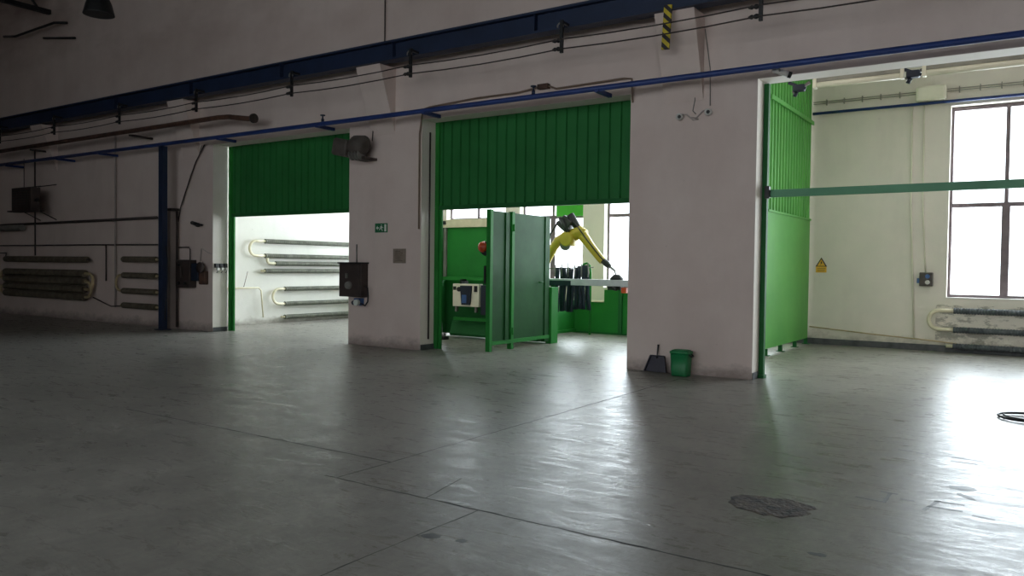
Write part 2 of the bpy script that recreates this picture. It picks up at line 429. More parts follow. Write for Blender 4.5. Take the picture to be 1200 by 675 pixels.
for nm, z in (('upper', 5.17), ('lower', 5.02)):
    pts = []
    xs = [-31.5]+sorted(hx)+[-.1, 3.0, 6.1]
    for a, b in zip(xs[:-1], xs[1:]):
        for k in range(4):
            t = k/4; pts.append((a+(b-a)*t, 10.78, z-.035*4*t*(1-t)*(b-a)/3.1))
    solo('conductor_wire', MB().tube(pts, .011, 6), 'pipe_d', '%s of the two thin wires strung under the blue crane beam' % nm, 'wire', 'conductor wires under the crane beam')

bp = thing('blue_pipe', (-11, 11.1, 4.41), 'bright blue pipe running the whole wall just above the gate openings', 'pipe')
emit('pipe', MB().tube([(-31.5, 11.1, 4.43), (-11, 11.1, 4.41), (8.5, 11.1, 4.41)], .045, 12), 'blue', bp)
for X in (-28.1, -25.2, -22.31, -20.18, -15.34, -12.17, -9.39, -5.87, 0.6, 3.4):
    emit('bracket', MB().box(X-.03, X+.03, 11.06, WY, 4.35, 4.41), 'blue', bp)
for X in (-12.02, -7.05):
    emit('valve', MB().lathe([(.03, 0), (.03, .06), (.015, .06), (.015, .12), (.05, .12), (.05, .14)], (X, 11.1, 4.45), 10), 'blue_d', bp)
po = thing('blue_post', (-17.45, 11.1, 0), 'dark blue steel post from floor to the blue pipe, left of the left gate', 'post')
emit('column', MB().box(-17.53, -17.37, 11.03, 11.17, .02, 4.365), 'blue_d', po, .008)
emit('base_plate', MB().box(-17.6, -17.3, 10.97, 11.23, 0, .02), 'blue_d', po)
emit('cable', MB().tube([(-17.33, 11.1, 2.0), (-17.27, 11.1, 1.7), (-17.26, 11.1, 1.1), (-17.3, 11.1, .8), (-17.36, 11.1, .4), (-17.36, 11.1, .25)], .014, 6), 'black', po)

bw = thing('brown_pipe', (-20, 11.0, 4.78), 'rusty brown pipe sloping down to an open flanged end, high on the left wall', 'pipe')
emit('pipe', MB().tube([(-31.5, 11.0, 4.78), (-15.2, 11.0, 4.82), (-14.85, 11.0, 4.80), (-14.2, 11.0, 4.70), (-14.02, 11.0, 4.69)], .055, 12), 'brown', bw)
emit('flange', MB().tube([(-14.04, 11.0, 4.69), (-13.98, 11.0, 4.69)], .10, 14), 'pipe_d', bw)
for X in (-29.5, -23.5, -18.6):
    emit('bracket', MB().bar((X, 11.0, 4.70), (X, WY, 4.70), .05, .05).box(X-.03, X+.03, 10.94, 11.06, 4.68, 4.72), 'pipe_d', bw)

gp = [(-9.72, 11.5, 2.5), (-9.72, 11.5, 4.1), (-9.76, 11.5, 4.54), (-9.6, 11.5, 4.57), (-8.5, 11.5, 4.62), (-7.6, 11.5, 4.62), (-7.25, 11.5, 4.66), (-7.0, 11.5, 4.66), (-6.85, 11.5, 4.60), (-5.6, 11.5, 4.62), (-5.47, 11.5, 4.60), (-5.45, 11.5, 4.22)]
cd = thing('conduit', (-7.5, 11.5, 4.6), 'thin brown conduit looping over the middle green gate behind the blue pipe', 'conduit')
emit('pipe', MB().tube([(-9.85, 11.52, 2.3)]+[(-9.85, 11.52, 4.1)]+gp[2:], .016, 8), 'conduit', cd)
emit('junction_box', MB().box(-7.2, -7.0, 11.45, 11.55, 4.62, 4.70), 'brown', cd)
solo('conduit', MB().tube([(-9.78, 11.75, 0.2), (-9.78, 11.75, 4.15)], .016, 8), 'pipe_d', 'dark vertical conduit inside the left jamb of the middle gate', 'conduit')

# ------------------------------------------------------------------ green gates
def corrugated(x0, x1, y, z0, z1, pitch=.21, axis='x', depth=.035, fl=.13):
    """profiled sheet running along x at y (axis 'x') or along y at x (axis 'y')"""
    pr = []; t = x0; n = 0
    while t < x1:
        for du, dv in ((0, 0), (fl, 0), (fl+.015, depth), (pitch-.015, depth)):
            if t+du <= x1: pr.append((t+du, dv))
        t += pitch
    pr.append((x1, pr[-1][1]))
    mb = MB(); th = .004; A = []
    for u, v in pr:
        P = lambda z, o: (u, y+v+o, z) if axis == 'x' else (y+v+o, u, z)
        A.append([mb.bm.verts.new(P(z0, 0)), mb.bm.verts.new(P(z1, 0)), mb.bm.verts.new(P(z1, th)), mb.bm.verts.new(P(z0, th))])
    for a, b in zip(A[:-1], A[1:]):
        for i in range(4): mb.bm.faces.new((a[i], a[(i+1) % 4], b[(i+1) % 4], b[i]))
    mb.bm.faces.new(A[0]); mb.bm.faces.new(A[-1][::-1])
    return mb
def gate(xa, xb, z0, label):
    t = thing('sliding_gate', ((xa+xb)/2, 12.0, 0), label, 'gate', 'raised corrugated green gates')
    emit('corrugated_sheet', corrugated(xa+.02, xb, 12.0, z0+.02, 4.75), 'green_c', t)
    emit('bottom_rail', MB().box(xa+.1, xb, 11.97, 12.06, z0-.03, z0+.05), 'green_d', t)
    emit('guide_post', MB().box(xa, xa+.10, 11.955, 12.08, 0, 4.6).box(xa+.02, xa+.16, 11.99, 12.03, 0, z0+.1), 'green', t, .004)
    emit('guide_post', MB().box(xb-.05, xb+.05, 11.955, 12.08, 0, 4.6), 'green_d', t, .004)
    return t
gate(-9.83, -5.4, 2.72, 'tall green corrugated gate panel filling the top of the middle opening')
gate(-16.14, -11.6, 2.74, 'green corrugated gate panel filling the top of the left opening, bright room below')

gf = thing('gateway', (-3.45, 11.9, 0), 'narrow green steel gate post with long crossbar, at the right opening', 'gate frame')
emit('post', MB().box(-3.49, -3.42, 11.84, 11.93, 0, 4.35), 'green_d', gf, .004)
emit('crossbar', MB().box(-3.41, 3.1, 11.86, 11.93, 2.68, 2.79), 'bar', gf, .006)
emit('clamp', MB().box(-3.44, -3.37, 11.78, 11.86, 2.66, 2.84), 'black', gf, .008)
emit('foot_bracket', MB().box(-3.5, -3.40, 11.79, 11.94, 0, .05), 'green_d', gf)

# partition in the right bay (runs away from us)
pa = thing('partition', (-4.3, 16.6, 0), 'bright green steel partition, ribbed above and flat below, in the right bay', 'partition')
PY0, PY1 = 14.9, 18.12
emit('corrugated_sheet', corrugated(PY0, PY1, -4.3, 2.72, 6.0, .205, 'y', .03, .15), 'green_p', pa)
emit('flat_panel', MB().box(-4.31, -4.28, PY0, PY1, .13, 2.72), 'green_p', pa, .003)
emit('rail', MB().box(-4.265, -4.235, PY0, PY1, 4.78, 4.86), 'green_p', pa)
emit('rail', MB().box(-4.28, -4.255, PY0, PY1, 2.70, 2.74), 'green_p', pa)
emit('edge_post', MB().box(-4.33, -4.27, PY0-.05, PY0, .02, 6.0), 'green_p', pa)
for y in (PY0+.1, 16.0, 17.1, PY1-.1):
    emit('foot', MB().box(-4.33, -4.26, y-.03, y+.03, .012, .13).box(-4.36, -4.22, y-.06, y+.06, 0, .012), 'green_d', pa)

# ------------------------------------------------------------------ finned pipe registers
def fin_tube(p0, p1, r, fr, step=.03):
    """a bare pipe carrying a dense sleeve of fins"""
    p0, p1 = V(p0), V(p1); L_ = (p1-p0).length; d = (p1-p0)/L_; n = int(L_/step); pts = []; rs = []
    for k in range(n+1):
        c = p0+d*(L_*k/n); e = d*(step*.25)
        if k == 0: pts += [c, c+e]; rs += [fr, fr]
        elif k == n: pts += [c]; rs += [fr]
        else:
            pts += [c-e*.9, c-e*.5, c+e*.5, c+e*.9]; rs += [fr, fr*.84, fr*.84, fr]
    return MB().tube(pts, rs, 12)
def register(name, rows, fix, axis, mat, bend, label, group, fr=.07, pr=.03):
    """rows: (a, b, z) tubes; bend: list of (end, z1, z2, side)"""
    P = (lambda t, z: (t, fix, z)) if axis == 'x' else (lambda t, z: (fix, t, z))
    t = thing(name, P((rows[0][0]+rows[0][1])/2, min(r[2] for r in rows)), label, 'radiator', group)
    for a, b, z in rows:
        emit('finned_tube', fin_tube(P(a, z), P(b, z), pr, fr, .05), mat, t)
        emit('pipe', MB().tube([P(a-.12, z), P(b+.12, z)], pr, 8), bend[1], t)
    for e, z1, z2, s in bend[0]:
        zc, rr = (z1+z2)/2, abs(z1-z2)/2
        c = P(e, zc)
        pl = 'xz' if axis == 'x' else 'yz'
        L0 = [P(e-s*.3, z1)]+arc(c, rr, 90, 90-180*s, 14, pl)+[P(e-s*.3, z2)]
        emit('u_bend', MB().tube(L0, pr*1.15, 10), bend[1], t)
    return t
rg = 'finned pipe radiators'
# right bay
register('pipe_radiator', [(-1.47, 2.0, .84), (-1.47, 2.0, .46), (-1.47, 2.0, .13)], 18.08, 'x', 'fin_g', ([(-1.72, .84, .46, -1)], 'cream'),
         'dark grey finned pipe radiator with a cream end bend, under the right bay window', rg, .062, .034)
# left bay, along the side wall
SX = BAYL+.12
rad1 = register('pipe_radiator', [(13.95, 18.0, 2.21), (13.95, 18.0, 1.82), (14.3, 18.0, 1.62), (13.95, 18.0, 1.42)], SX, 'y', 'fin', ([(13.65, 2.21, 1.82, -1), (14.12, 1.82, 1.62, -1)], 'cream'),
         'upper grey finned pipe radiator of four tubes on the white wall in the left bay', rg, .062, .03)
register('pipe_radiator', [(14.62, 18.0, .93), (14.62, 18.0, .52), (14.62, 18.0, .16)], SX, 'y', 'fin', ([(14.42, .93, .52, -1)], 'cream'),
         'lower grey finned pipe radiator of three tubes on the white wall in the left bay', rg, .062, .03)
solo('wall_pipe', MB().tube([(SX, 12.1, .97), (SX, 13.75, .97), (SX, 13.83, .9), (SX, 13.9, .18)], .02, 8), 'cream', 'thin cream pipe turning down to the floor beside the lower left bay radiator', 'pipe')
solo('wall_pipe', MB().tube([(SX-.03, 13.3, 1.0), (SX-.03, 13.42, 1.4)], .008, 6), 'brown', 'short thin brown rod above the cream pipe in the left bay', 'pipe')
# hall, left wall
LY = 11.4
register('pipe_radiator', [(-26.0, -21.4, 1.66)], LY, 'x', 'fin_d', ([], 'pipe_d'), 'single dark finned tube above the dark radiator stack on the left wall', rg, .085, .03)
register('pipe_radiator', [(-26.0, -21.5, 1.28), (-26.0, -21.5, 1.07), (-26.0, -21.5, .86), (-26.0, -21.5, .65)], LY, 'x', 'fin_d',
         ([(-21.32, 1.28, .86, 1), (-21.42, 1.07, .65, 1), (-26.2, 1.28, 1.07, -1), (-26.2, .86, .65, -1)], 'ochre'), 'dark stacked finned pipe radiator with looping end bends, low on the far left wall', rg, .10, .034)
register('pipe_radiator', [(-27.4, -26.8, 1.5), (-27.4, -26.8, 1.1)], LY, 'x', 'fin_d', ([], 'ochre'), 'dark radiator end just showing at the left edge of the photo', rg, .09, .03)
register('pipe_radiator', [(-19.65, -18.2, 1.68), (-19.65, -18.2, 1.27), (-19.65, -18.2, .87), (-19.65, -18.2, .50)], LY, 'x', 'fin_d',
         ([(-19.8, 1.27, .87, -1)], 'ochre'), 'short radiator of four spaced dark tubes beside the blue post', rg, .075, .028)

# pipes on the left wall
def wp(pts, r, mat, label, name='wall_pipe', cat='pipe'): return solo(name, MB().tube(pts, r, 8), mat, label, cat)
wp([(-31.5, 11.48, 2.66), (-18.3, 11.48, 2.72)], .035, 'pipe_d', 'dark horizontal pipe below the dark box on the left wall')
wp([(-31.5, 11.5, 2.07), (-21, 11.5, 2.06), (-18.3, 11.5, 2.05)], .018, 'pipe_d', 'thin dark horizontal pipe just above the radiators on the left wall')
wp([(-31.5, 11.5, 1.82), (-26.2, 11.5, 1.84), (-26.0, 11.4, 1.7)], .016, 'pipe_d', 'thin pipe joining the single finned tube at the far left')
wp([(-24.0, 11.3, 4.74), (-24.0, 11.3, 1.76)], .022, 'pipe_d', 'dark vertical pipe dropping behind the dark box to the radiators')
wp([(-24.9, 11.42, 4.6), (-24.9, 11.42, 3.6)], .010, 'pipe_d', 'thin vertical rod left of the dark pipe above the dark box')
wp([(-20.2, 11.5, 4.9), (-20.2, 11.5, .42)], .025, 'pale', 'pale vertical pipe between the two left wall radiators')
wp([(-20.65, 11.5, 2.06), (-20.65, 11.5, 1.1)], .016, 'pipe_d', 'short thin dark pipe down beside the pale vertical pipe')
wp([(-21.2, 11.45, .65), (-20.5, 11.45, .48), (-20.3, 11.45, .44), (-19.7, 11.45, .48)], .014, 'pipe_d', 'thin bent pipe linking the two left radiators near the floor')
wp([(-28, 11.4, 2.58), (-25.1, 11.4, 2.58), (-24.95, 11.4, 2.58)], .09, 'grey', 'fat pale grey pipe stub at the left edge of the photo')
wp([(-16.42, 11.5, 4.38), (-16.75, 11.5, 4.0), (-17.1, 11.5, 3.4), (-17.35, 11.5, 2.95), (-17.45, 11.5, 2.6)], .014, 'pipe_d', 'thin dark cable hanging diagonally above the pale duct', 'cable', 'cable')
wp([(-16.55, 11.52, 4.38), (-16.68, 11.52, 4.1), (-17.0, 11.52, 3.7), (-17.3, 11.52, 3.0)], .010, 'pale', 'thin pale cable beside the dark diagonal cable', 'cable', 'cable')
wp([(-17.45, 11.47, 2.85), (-17.45, 11.47, .05)], .028, 'pipe_d', 'dark vertical pipe right of the pale duct')
wp([(-17.45, 11.5, 1.98), (-17.02, 11.5, 1.98), (-16.97, 11.5, 1.93), (-16.97, 11.5, 1.65)], .014, 'pipe_d', 'thin pipe bending down into the dark switch boxes')
wp([(-16.6, 11.52, 1.6), (-16.55, 11.52, 1.95), (-16.3, 11.52, 1.85), (-16.16, 11.53, 1.82)], .008, 'pale', 'thin loose cable from the switch boxes to the jamb', 'cable', 'cable')
dt = thing('duct', (-17.8, 11.4, 0), 'pale boxed duct standing on the floor right of the blue post', 'duct')
emit('casing', MB().box(-17.98, -17.56, 11.36, WY, 0, 2.86), 'pale', dt, .01)
emit('cap', MB().box(-18.0, -17.45, 11.33, WY, 2.86, 2.92), 'pipe_d', dt)

# dark heater box on brackets
hb = thing('heater_box', (-23.85, 11.0, 3.0), 'dark brown metal heater box held off the left wall on thin arms', 'heater')
emit('casing', MB().box(-24.4, -23.3, 10.85, 11.12, 3.03, 3.66), 'box', hb, .02)
emit('shelf', MB().box(-24.65, -23.25, 10.85, 11.2, 2.99, 3.03), 'box', hb)
for z0, z1 in ((3.68, 3.78), (3.02, 2.78)):
    for X in (-23.4, -24.3):
        emit('arm', MB().tube([(X, 11.1, z0), (X+.1, WY, z1)], .014, 6), 'pipe_d', hb)
emit('knob', MB().lathe([(.05, 0), (.05, .06), (0, .07)], (-23.3, 11.0, 3.3), 10, 'x'), 'black', hb)
lv = MB()
for k in range(7): lv.box(-24.3, -23.4, 10.835, 10.852, 3.12+.07*k, 3.15+.07*k)
emit('louvres', lv, 'black', hb)

# switch gear on the pilaster between duct and left opening
sg = thing('switch_gear', (-16.95, 11.45, 1.0), 'cluster of dark switch boxes on the wall left of the left gate', 'switch box')
emit('casing', MB().box(-17.35, -16.78, 11.36, WY, 1.02, 1.68), 'box', sg, .015)
emit('casing', MB().box(-16.76, -16.50, 11.38, WY, 1.18, 1.60), 'navy', sg, .015)
emit('handwheel', MB().lathe([(.05, -.06), (.13, -.05), (.13, 0), (.05, .01)], (-16.42, 11.42, 1.50), 16, 'y'), 'box', sg)
emit('valve', MB().box(-16.52, -16.32, 11.42, WY, 1.1, 1.42), 'brown', sg, .02)
emit('lever', MB().bar((-17.07, 11.33, 1.25), (-17.07, 11.33, 1.5), .04, .03), 'grey_d', sg)
for dx, z in ((-17.2, 1.12), (-16.95, 1.12), (-17.2, 1.56)):
    emit('knob', MB().lathe([(.04, -.04), (.04, 0)], (dx, 11.36, z), 10, 'y'), 'black', sg)

# small camera on that pilaster
cc = thing('security_camera', (-16.5, 11.5, 2.5), 'small black camera on the wall left of the left gate', 'camera')
emit('housing', MB().tube([(-16.78, 11.42, 2.56), (-16.5, 11.40, 2.50)], .045, 10), 'black', cc)
emit('bracket', MB().tube([(-16.6, 11.42, 2.52), (-16.55, WY, 2.50)], .02, 8), 'black', cc)
emit('lens', MB().lathe([(.05, -.05), (.05, .01)], (-16.52, 11.41, 2.50), 10, 'x'), 'pipe_d', cc)

# switches on the jamb of the left opening
for k, y in enumerate((11.63, 11.75, 11.87)):
    s = thing('switch', (-16.15, y, 1.42), 'black switch on the left jamb of the left gate, %s of three' % ('outermost', 'middle one', 'nearest the green post')[k], 'switch', 'jamb switches')
    emit('housing', MB().box(-16.165, -16.10, y-.045, y+.045, 1.50, 1.60), 'black', s, .006)
    emit('socket', MB().lathe([(.035, 0), (.035, .04)], (-16.10, y, 1.47), 10, 'x'), 'white', s)
    emit('cable', MB().tube([(-16.13, y, 1.5), (-16.11, y+.02, 1.42), (-16.13, y, 1.38)], .010, 6), 'grey', s)

# ------------------------------------------------------------------ fittings on the middle pillar
fl_ = thing('floodlight', (-11.2, 11.3, 3.85), 'dusty grey floodlight at the top left edge of the middle pillar', 'floodlight')
hd = MB(); RY = Matrix.Rotation(math.radians(12), 3, 'Y')
hd.box(-11.72, -11.32, 11.05, 11.38, 3.74, 4.08, rot=RY)
emit('head', hd, 'grey_d', fl_, .05)
emit('lamp_glass', MB().box(-11.735, -11.715, 11.09, 11.34, 3.78, 4.04, rot=RY, about=V((-11.52, 11.2, 3.91))), 'grey', fl_, .01)
emit('ballast', MB().tube([(-11.34, 11.24, 3.90), (-11.2, 11.24, 3.94), (-11.02, 11.24, 3.93), (-10.96, 11.24, 3.90)], [.15, .20, .19, .12], 16), 'grey_d', fl_)
rb = MB()
for k in range(4): rb.tube([(-11.30+.08*k, 11.2, 3.76), (-11.28+.08*k, 11.2, 3.76)], .11, 14)
emit('cooling_ribs', rb, 'grey', fl_)
emit('bracket', MB().box(-11.28, -10.96, 11.2, WY, 3.66, 3.71), 'pipe_d', fl_)
wp([(-11.05, 11.53, 4.36), (-11.05, 11.50, 4.05)], .01, 'pipe_d', 'short cable above the floodlight', 'cable', 'cable')

es = thing('exit_sign', (-10.83, WY-.02, 2.3), 'small green exit sign with white running figure on the middle pillar', 'sign')
emit('board', MB().box(-10.99, -10.67, WY-.015, WY, 2.25, 2.43), 'sign_g', es)
yy = WY-.017
emit('arrow', MB().prism([(-10.96, 2.34), (-10.92, 2.38), (-10.92, 2.30)], 'y', yy, yy+.002).box(-10.92, -10.88, yy, yy+.002, 2.33, 2.35), 'sign_w', es)
emit('running_figure', MB().box(-10.83, -10.81, yy, yy+.002, 2.385, 2.405).prism([(-10.85, 2.37), (-10.80, 2.375), (-10.81, 2.33), (-10.84, 2.33)], 'y', yy, yy+.002).bar((-10.82, yy, 2.33), (-10.79, yy, 2.28), .002, .014).bar((-10.83, yy, 2.335), (-10.88, yy, 2.30), .002, .014).bar((-10.81, yy, 2.36), (-10.77, yy, 2.34), .002, .010), 'sign_w', es)
emit('door_mark', MB().box(-10.74, -10.69, yy, yy+.002, 2.27, 2.41), 'sign_w', es)

nt_ = thing('notice', (-10.34, WY-.02, 1.66), 'brownish paper notice taped at head height on the middle pillar', 'notice')
emit('sheet', MB().box(-10.51, -10.19, WY-.012, WY, 1.65, 1.93), 'notice', nt_)
tx = MB()
for k in range(6): tx.box(-10.46, -10.24-random.uniform(0, .08), WY-.0145, WY-.012, 1.69+.037*k, 1.703+.037*k)
emit('printed_lines', tx, 'ink', nt_)

eb = thing('electrical_cabinet', (-11.47, 11.4, .97), 'dark brown electrical cabinet on the left edge of the middle pillar', 'cabinet')
emit('casing', MB().box(-11.80, -11.18, 11.36, WY, .97, 1.63), 'box', eb, .01)
emit('door', MB().box(-11.76, -11.22, 11.345, 11.36, 1.0, 1.60), 'box', eb, .006)
emit('handle', MB().box(-11.57, -11.53, 11.30, 11.345, 1.34, 1.44), 'grey', eb, .006)
emit('rotary_switch', MB().lathe([(.07, -.06), (.08, -.02), (.08, 0)], (-11.50, 11.345, 1.20), 14, 'y'), 'grey', eb)
emit('top_flange', MB().box(-11.82, -11.16, 11.33, WY, 1.63, 1.66), 'black', eb)
wp([(-11.48, 11.53, 2.02), (-11.48, 11.53, 1.66)], .014, 'grey', 'short grey conduit rising from the brown electrical cabinet', 'conduit', 'conduit')
so = thing('power_socket', (-11.38, 11.48, .84), 'blue power socket hanging just under the brown electrical cabinet', 'socket')
emit('housing', MB().box(-11.45, -11.28, 11.42, WY, .80, .94), 'blue_l', so, .012)
emit('cap', MB().lathe([(.06, -.07), (.065, 0)], (-11.33, 11.42, .86), 14, 'y'), 'sign_w', so)
emit('inlet', MB().tube([(-11.52, 11.47, .84), (-11.45, 11.47, .87)], .045, 10), 'navy', so)
wp([(-11.18, 11.46, 1.18), (-11.10, 11.45, 1.16), (-11.08, 11.45, 1.0), (-11.09, 11.45, .88), (-11.16, 11.45, .80), (-11.27, 11.45, .84)], .016, 'black', 'black cable looping from cabinet to blue socket', 'cable', 'cable')

# ------------------------------------------------------------------ right pillar fittings
hz = solo('hazard_board', MB().box(-4.73, -4.61, 10.955, 10.985, 4.82, 5.46, rot=Matrix.Rotation(math.radians(3), 3, 'Y')), 'hazard', 'yellow and black striped hazard board under the crane beam', 'hazard board')
def camlet(x, z, rot, label):
    t = thing('wall_lamp_holder', (x, 11.5, z), label, 'lamp holder', 'lamp holders on the right pillar')
    emit('cup', MB().lathe([(.045, 0), (.055, -.03), (.05, -.08), (.03, -.085)], (x, 11.54, z), 14, 'y'), 'white', t)
    emit('opening', MB().lathe([(.028, -.09), (.028, -.083)], (x+.01, 11.54, z-.005), 12, 'y'), 'black', t)
    emit('stem', MB().tube([(x, 11.53, z+.04), (x+rot*.10, 11.53, z+.03), (x+rot*.2, 11.54, z-.06), (x+rot*.28, 11.54, z-.05)], .012, 6), 'pale', t)
camlet(-4.66, 3.92, 1, 'small round white lamp holder on the right pillar, left one of the pair')
camlet(-4.21, 3.95, -1, 'small round white lamp holder on the right pillar, right one of the pair')
wp([(-4.42, 11.54, 4.36), (-4.44, 11.54, 4.15), (-4.47, 11.54, 4.0), (-4.42, 11.54, 3.95)], .008, 'grey', 'thin cable dropping between the two round lamp holders', 'cable', 'cable')
wp([(-4.30, 11.54, 5.2), (-4.21, 11.54, 4.6), (-4.20, 11.54, 4.05)], .007, 'grey', 'thin cable down the top right of the right pillar', 'cable', 'cable')
sn = thing('sensor_lamp', (-3.1, 11.3, 4.35), 'small white cylindrical sensor under the blue pipe at the right opening', 'sensor')
emit('body', MB().tube([(-3.20, 11.25, 4.40), (-3.02, 11.35, 4.33)], .042, 12), 'white', sn)
emit('cap', MB().tube([(-3.02, 11.35, 4.33), (-2.98, 11.37, 4.315)], .046, 12), 'black', sn)
emit('bracket', MB().tube([(-3.11, 11.3, 4.36), (-3.11, 11.12, 4.40)], .012, 6), 'grey', sn)

bn = thing('waste_bin', (-4.5, 11.33, 0), 'green plastic waste bin on the floor against the right pillar', 'bin')
def rrect(hw, hd, z, n=5, r=.05):
    out = []
    for cx, cy, a in ((hw-r, hd-r, 0), (-hw+r, hd-r, 90), (-hw+r, -hd+r, 180), (hw-r, -hd+r, 270)):
        for k in range(n+1):
            t = math.radians(a+90*k/n); out.append((-4.5+cx+r*math.cos(t), 11.33+cy+r*math.sin(t), z))
    return out
def loft(mb, secs, cap0=True, cap1=True):
    R_ = [[mb.bm.verts.new(p) for p in s] for s in secs]; n = len(R_[0])
    for a, b in zip(R_[:-1], R_[1:]):
        for i in range(n): f = mb.bm.faces.new((a[i], a[(i+1) % n], b[(i+1) % n], b[i])); f.smooth = True
    if cap0: mb.bm.faces.new(R_[0][::-1])
    if cap1: mb.bm.faces.new(R_[-1])
    return mb
emit('body', loft(MB(), [rrect(.125, .10, 0), rrect(.128, .105, .02), rrect(.142, .118, .34), rrect(.138, .114, .34), rrect(.122, .10, .03)], True, True), 'green_b', bn)
emit('rim', loft(MB(), [rrect(.146, .122, .335), rrect(.152, .128, .34), rrect(.152, .128, .365), rrect(.146, .122, .372), rrect(.136, .112, .37), rrect(.136, .112, .335)], False, False), 'green_b', bn)
emit('lid', loft(MB(), [rrect(.136, .112, .35), rrect(.13, .106, .385), rrect(.10, .08, .395)], True, True), 'green_b', bn)
emit('handle', MB().tube([(-4.36, 11.28, .33), (-4.325, 11.28, .30), (-4.325, 11.38, .30), (-4.36, 11.38, .33)], .012, 8), 'black', bn)

dp = thing('dustpan', (-4.93, 11.42, 0), 'dark plastic dustpan with upright handle leaning on the right pillar', 'dustpan')
TL = Matrix.Rotation(math.radians(-12), 3, 'X')
pan = MB().prism([(-5.13, .012), (-4.77, .012), (-4.83, .26), (-5.05, .26)], 'y', 11.42, 11.432)
for a, b in (((-5.13, .012), (-5.05, .26)), ((-4.77, .012), (-4.83, .26)), ((-5.05, .26), (-4.83, .26))):
    pan.bar((a[0], 11.405, a[1]), (b[0], 11.405, b[1]), .014, .045, up=(0, 1, 0))
bmesh.ops.rotate(pan.bm, verts=pan.bm.verts, cent=V((-4.95, 11.42, .0)), matrix=TL)
emit('pan', pan, 'dust', dp)
hn = MB().tube([(-4.95, 11.42, .22), (-4.95, 11.42, .28), (-4.95, 11.42, .40), (-4.95, 11.42, .435)], [.014, .012, .015, .017], 8)
bmesh.ops.rotate(hn.bm, verts=hn.bm.verts, cent=V((-4.95, 11.42, .0)), matrix=TL)
emit('handle', hn, 'black', dp)

# ------------------------------------------------------------------ robot cell in the middle bay
ce = thing('cell_enclosure', (-10.0, 14.2, 0), 'green steel robot cell wall with window frame behind the middle opening', 'enclosure')
CY = 14.2
emit('top_beam', MB().box(-11.6, -8.76, CY-.04, CY+.1, 2.48, 2.66), 'cream', ce, .006)
emit('upper_panel', MB().box(-11.5, -8.76, CY+.02, CY+.04, 1.37, 2.48), 'green', ce)
emit('post', MB().box(-11.5, -11.42, CY-.05, CY+.05, 0, 2.6), 'green_d', ce, .004)
emit('window_frame', MB().box(-11.38, -11.30, CY-.02, CY+.04, 1.37, 2.48), 'grey', ce)
emit('rail', MB().box(-11.45, -8.76, CY-.06, CY+.06, 1.29, 1.37), 'green', ce, .006)
emit('side_panel', MB().box(-11.56, -11.53, CY-.05, 16.2, .05, 2.6), 'green_d', ce)  # dark green here, on the lower panel and plate paints in the cell's shade
emit('lower_panel', MB().box(-11.53, -8.76, CY+.25, CY+.28, .06, 1.29), 'green_d', ce)
emit('beam_end', MB().box(-11.66, -11.3, CY-.07, CY-.04, 2.55, 2.63), 'black', ce)
emit('sloping_plate', MB().prism([(CY+.2, .05), (CY-.1, .05), (CY-.12, .10), (CY-.02, .36), (CY+.2, .42)], 'x', -11.1, -8.76), 'green_d', ce)
emit('shelf_rail', MB().box(-11.0, -8.76, CY-.12, CY-.02, .40, .47), 'green', ce)

dw = thing('cell_door', (-8.65, 13.2, 0), 'tall green steel double door leaf standing open at the middle gate', 'door')
DX = -8.65
def leaf(y0, y1, nm):
    emit(nm, MB().box(DX-.03, DX+.01, y0, y1, .12, 2.66), 'door', dw, .004)
leaf(12.2, 12.84, 'narrow_leaf'); leaf(12.94, 14.28, 'wide_leaf')
for y in (12.16, 12.89):
    emit('edge_post', MB().box(DX-.05, DX+.045, y-.04, y+.05, 0, 2.68), 'green', dw, .004)
emit('edge_post', MB().box(DX-.05, DX+.03, 14.12, 14.30, .05, 2.66), 'door', dw, .004)
emit('bottom_rail', MB().box(DX-.05, DX+.05, 12.2, 14.28, .12, .19), 'green', dw)
emit('stile', MB().box(DX, DX+.03, 12.66, 12.78, .2, 2.64), 'door', dw)
emit('hinge', MB().tube([(DX+.05, 12.90, .28), (DX+.05, 12.90, .42)], .018, 8), 'green', dw)
emit('hinge', MB().tube([(DX+.05, 12.90, 2.30), (DX+.05, 12.90, 2.44)], .018, 8), 'green', dw)
emit('door_handle', MB().tube([(DX+.01, 14.02, 1.30), (DX+.05, 14.02, 1.30), (DX+.05, 13.86, 1.30)], .012, 8), 'green_d', dw)
emit('lock_plate', MB().box(DX-.09, DX-.05, 12.10, 12.16, 1.28, 1.62), 'black', dw)
solo('corner_post', MB().box(-8.72, -8.58, 14.33, 14.60, 0, 1.19), 'green', 'short thick green post at the end of the open green door', 'post', None, .006)

be = thing('warning_beacon', (-8.87, 12.35, 1.95), 'orange and black round beacon inside the open green door', 'beacon')
emit('lens', MB().lathe([(0, -.10), (.07, -.085), (.10, -.05), (.11, 0)], (-8.93, 12.35, 1.98), 18, 'y'), 'orange', be)
emit('housing', MB().lathe([(.125, -.04), (.14, .0), (.14, .06), (.10, .10)], (-8.88, 12.36, 1.95), 18, 'y'), 'black', be)
emit('bracket', MB().bar((-8.88, 12.42, 1.94), (-8.70, 12.42, 1.90), .08, .10), 'black', be)

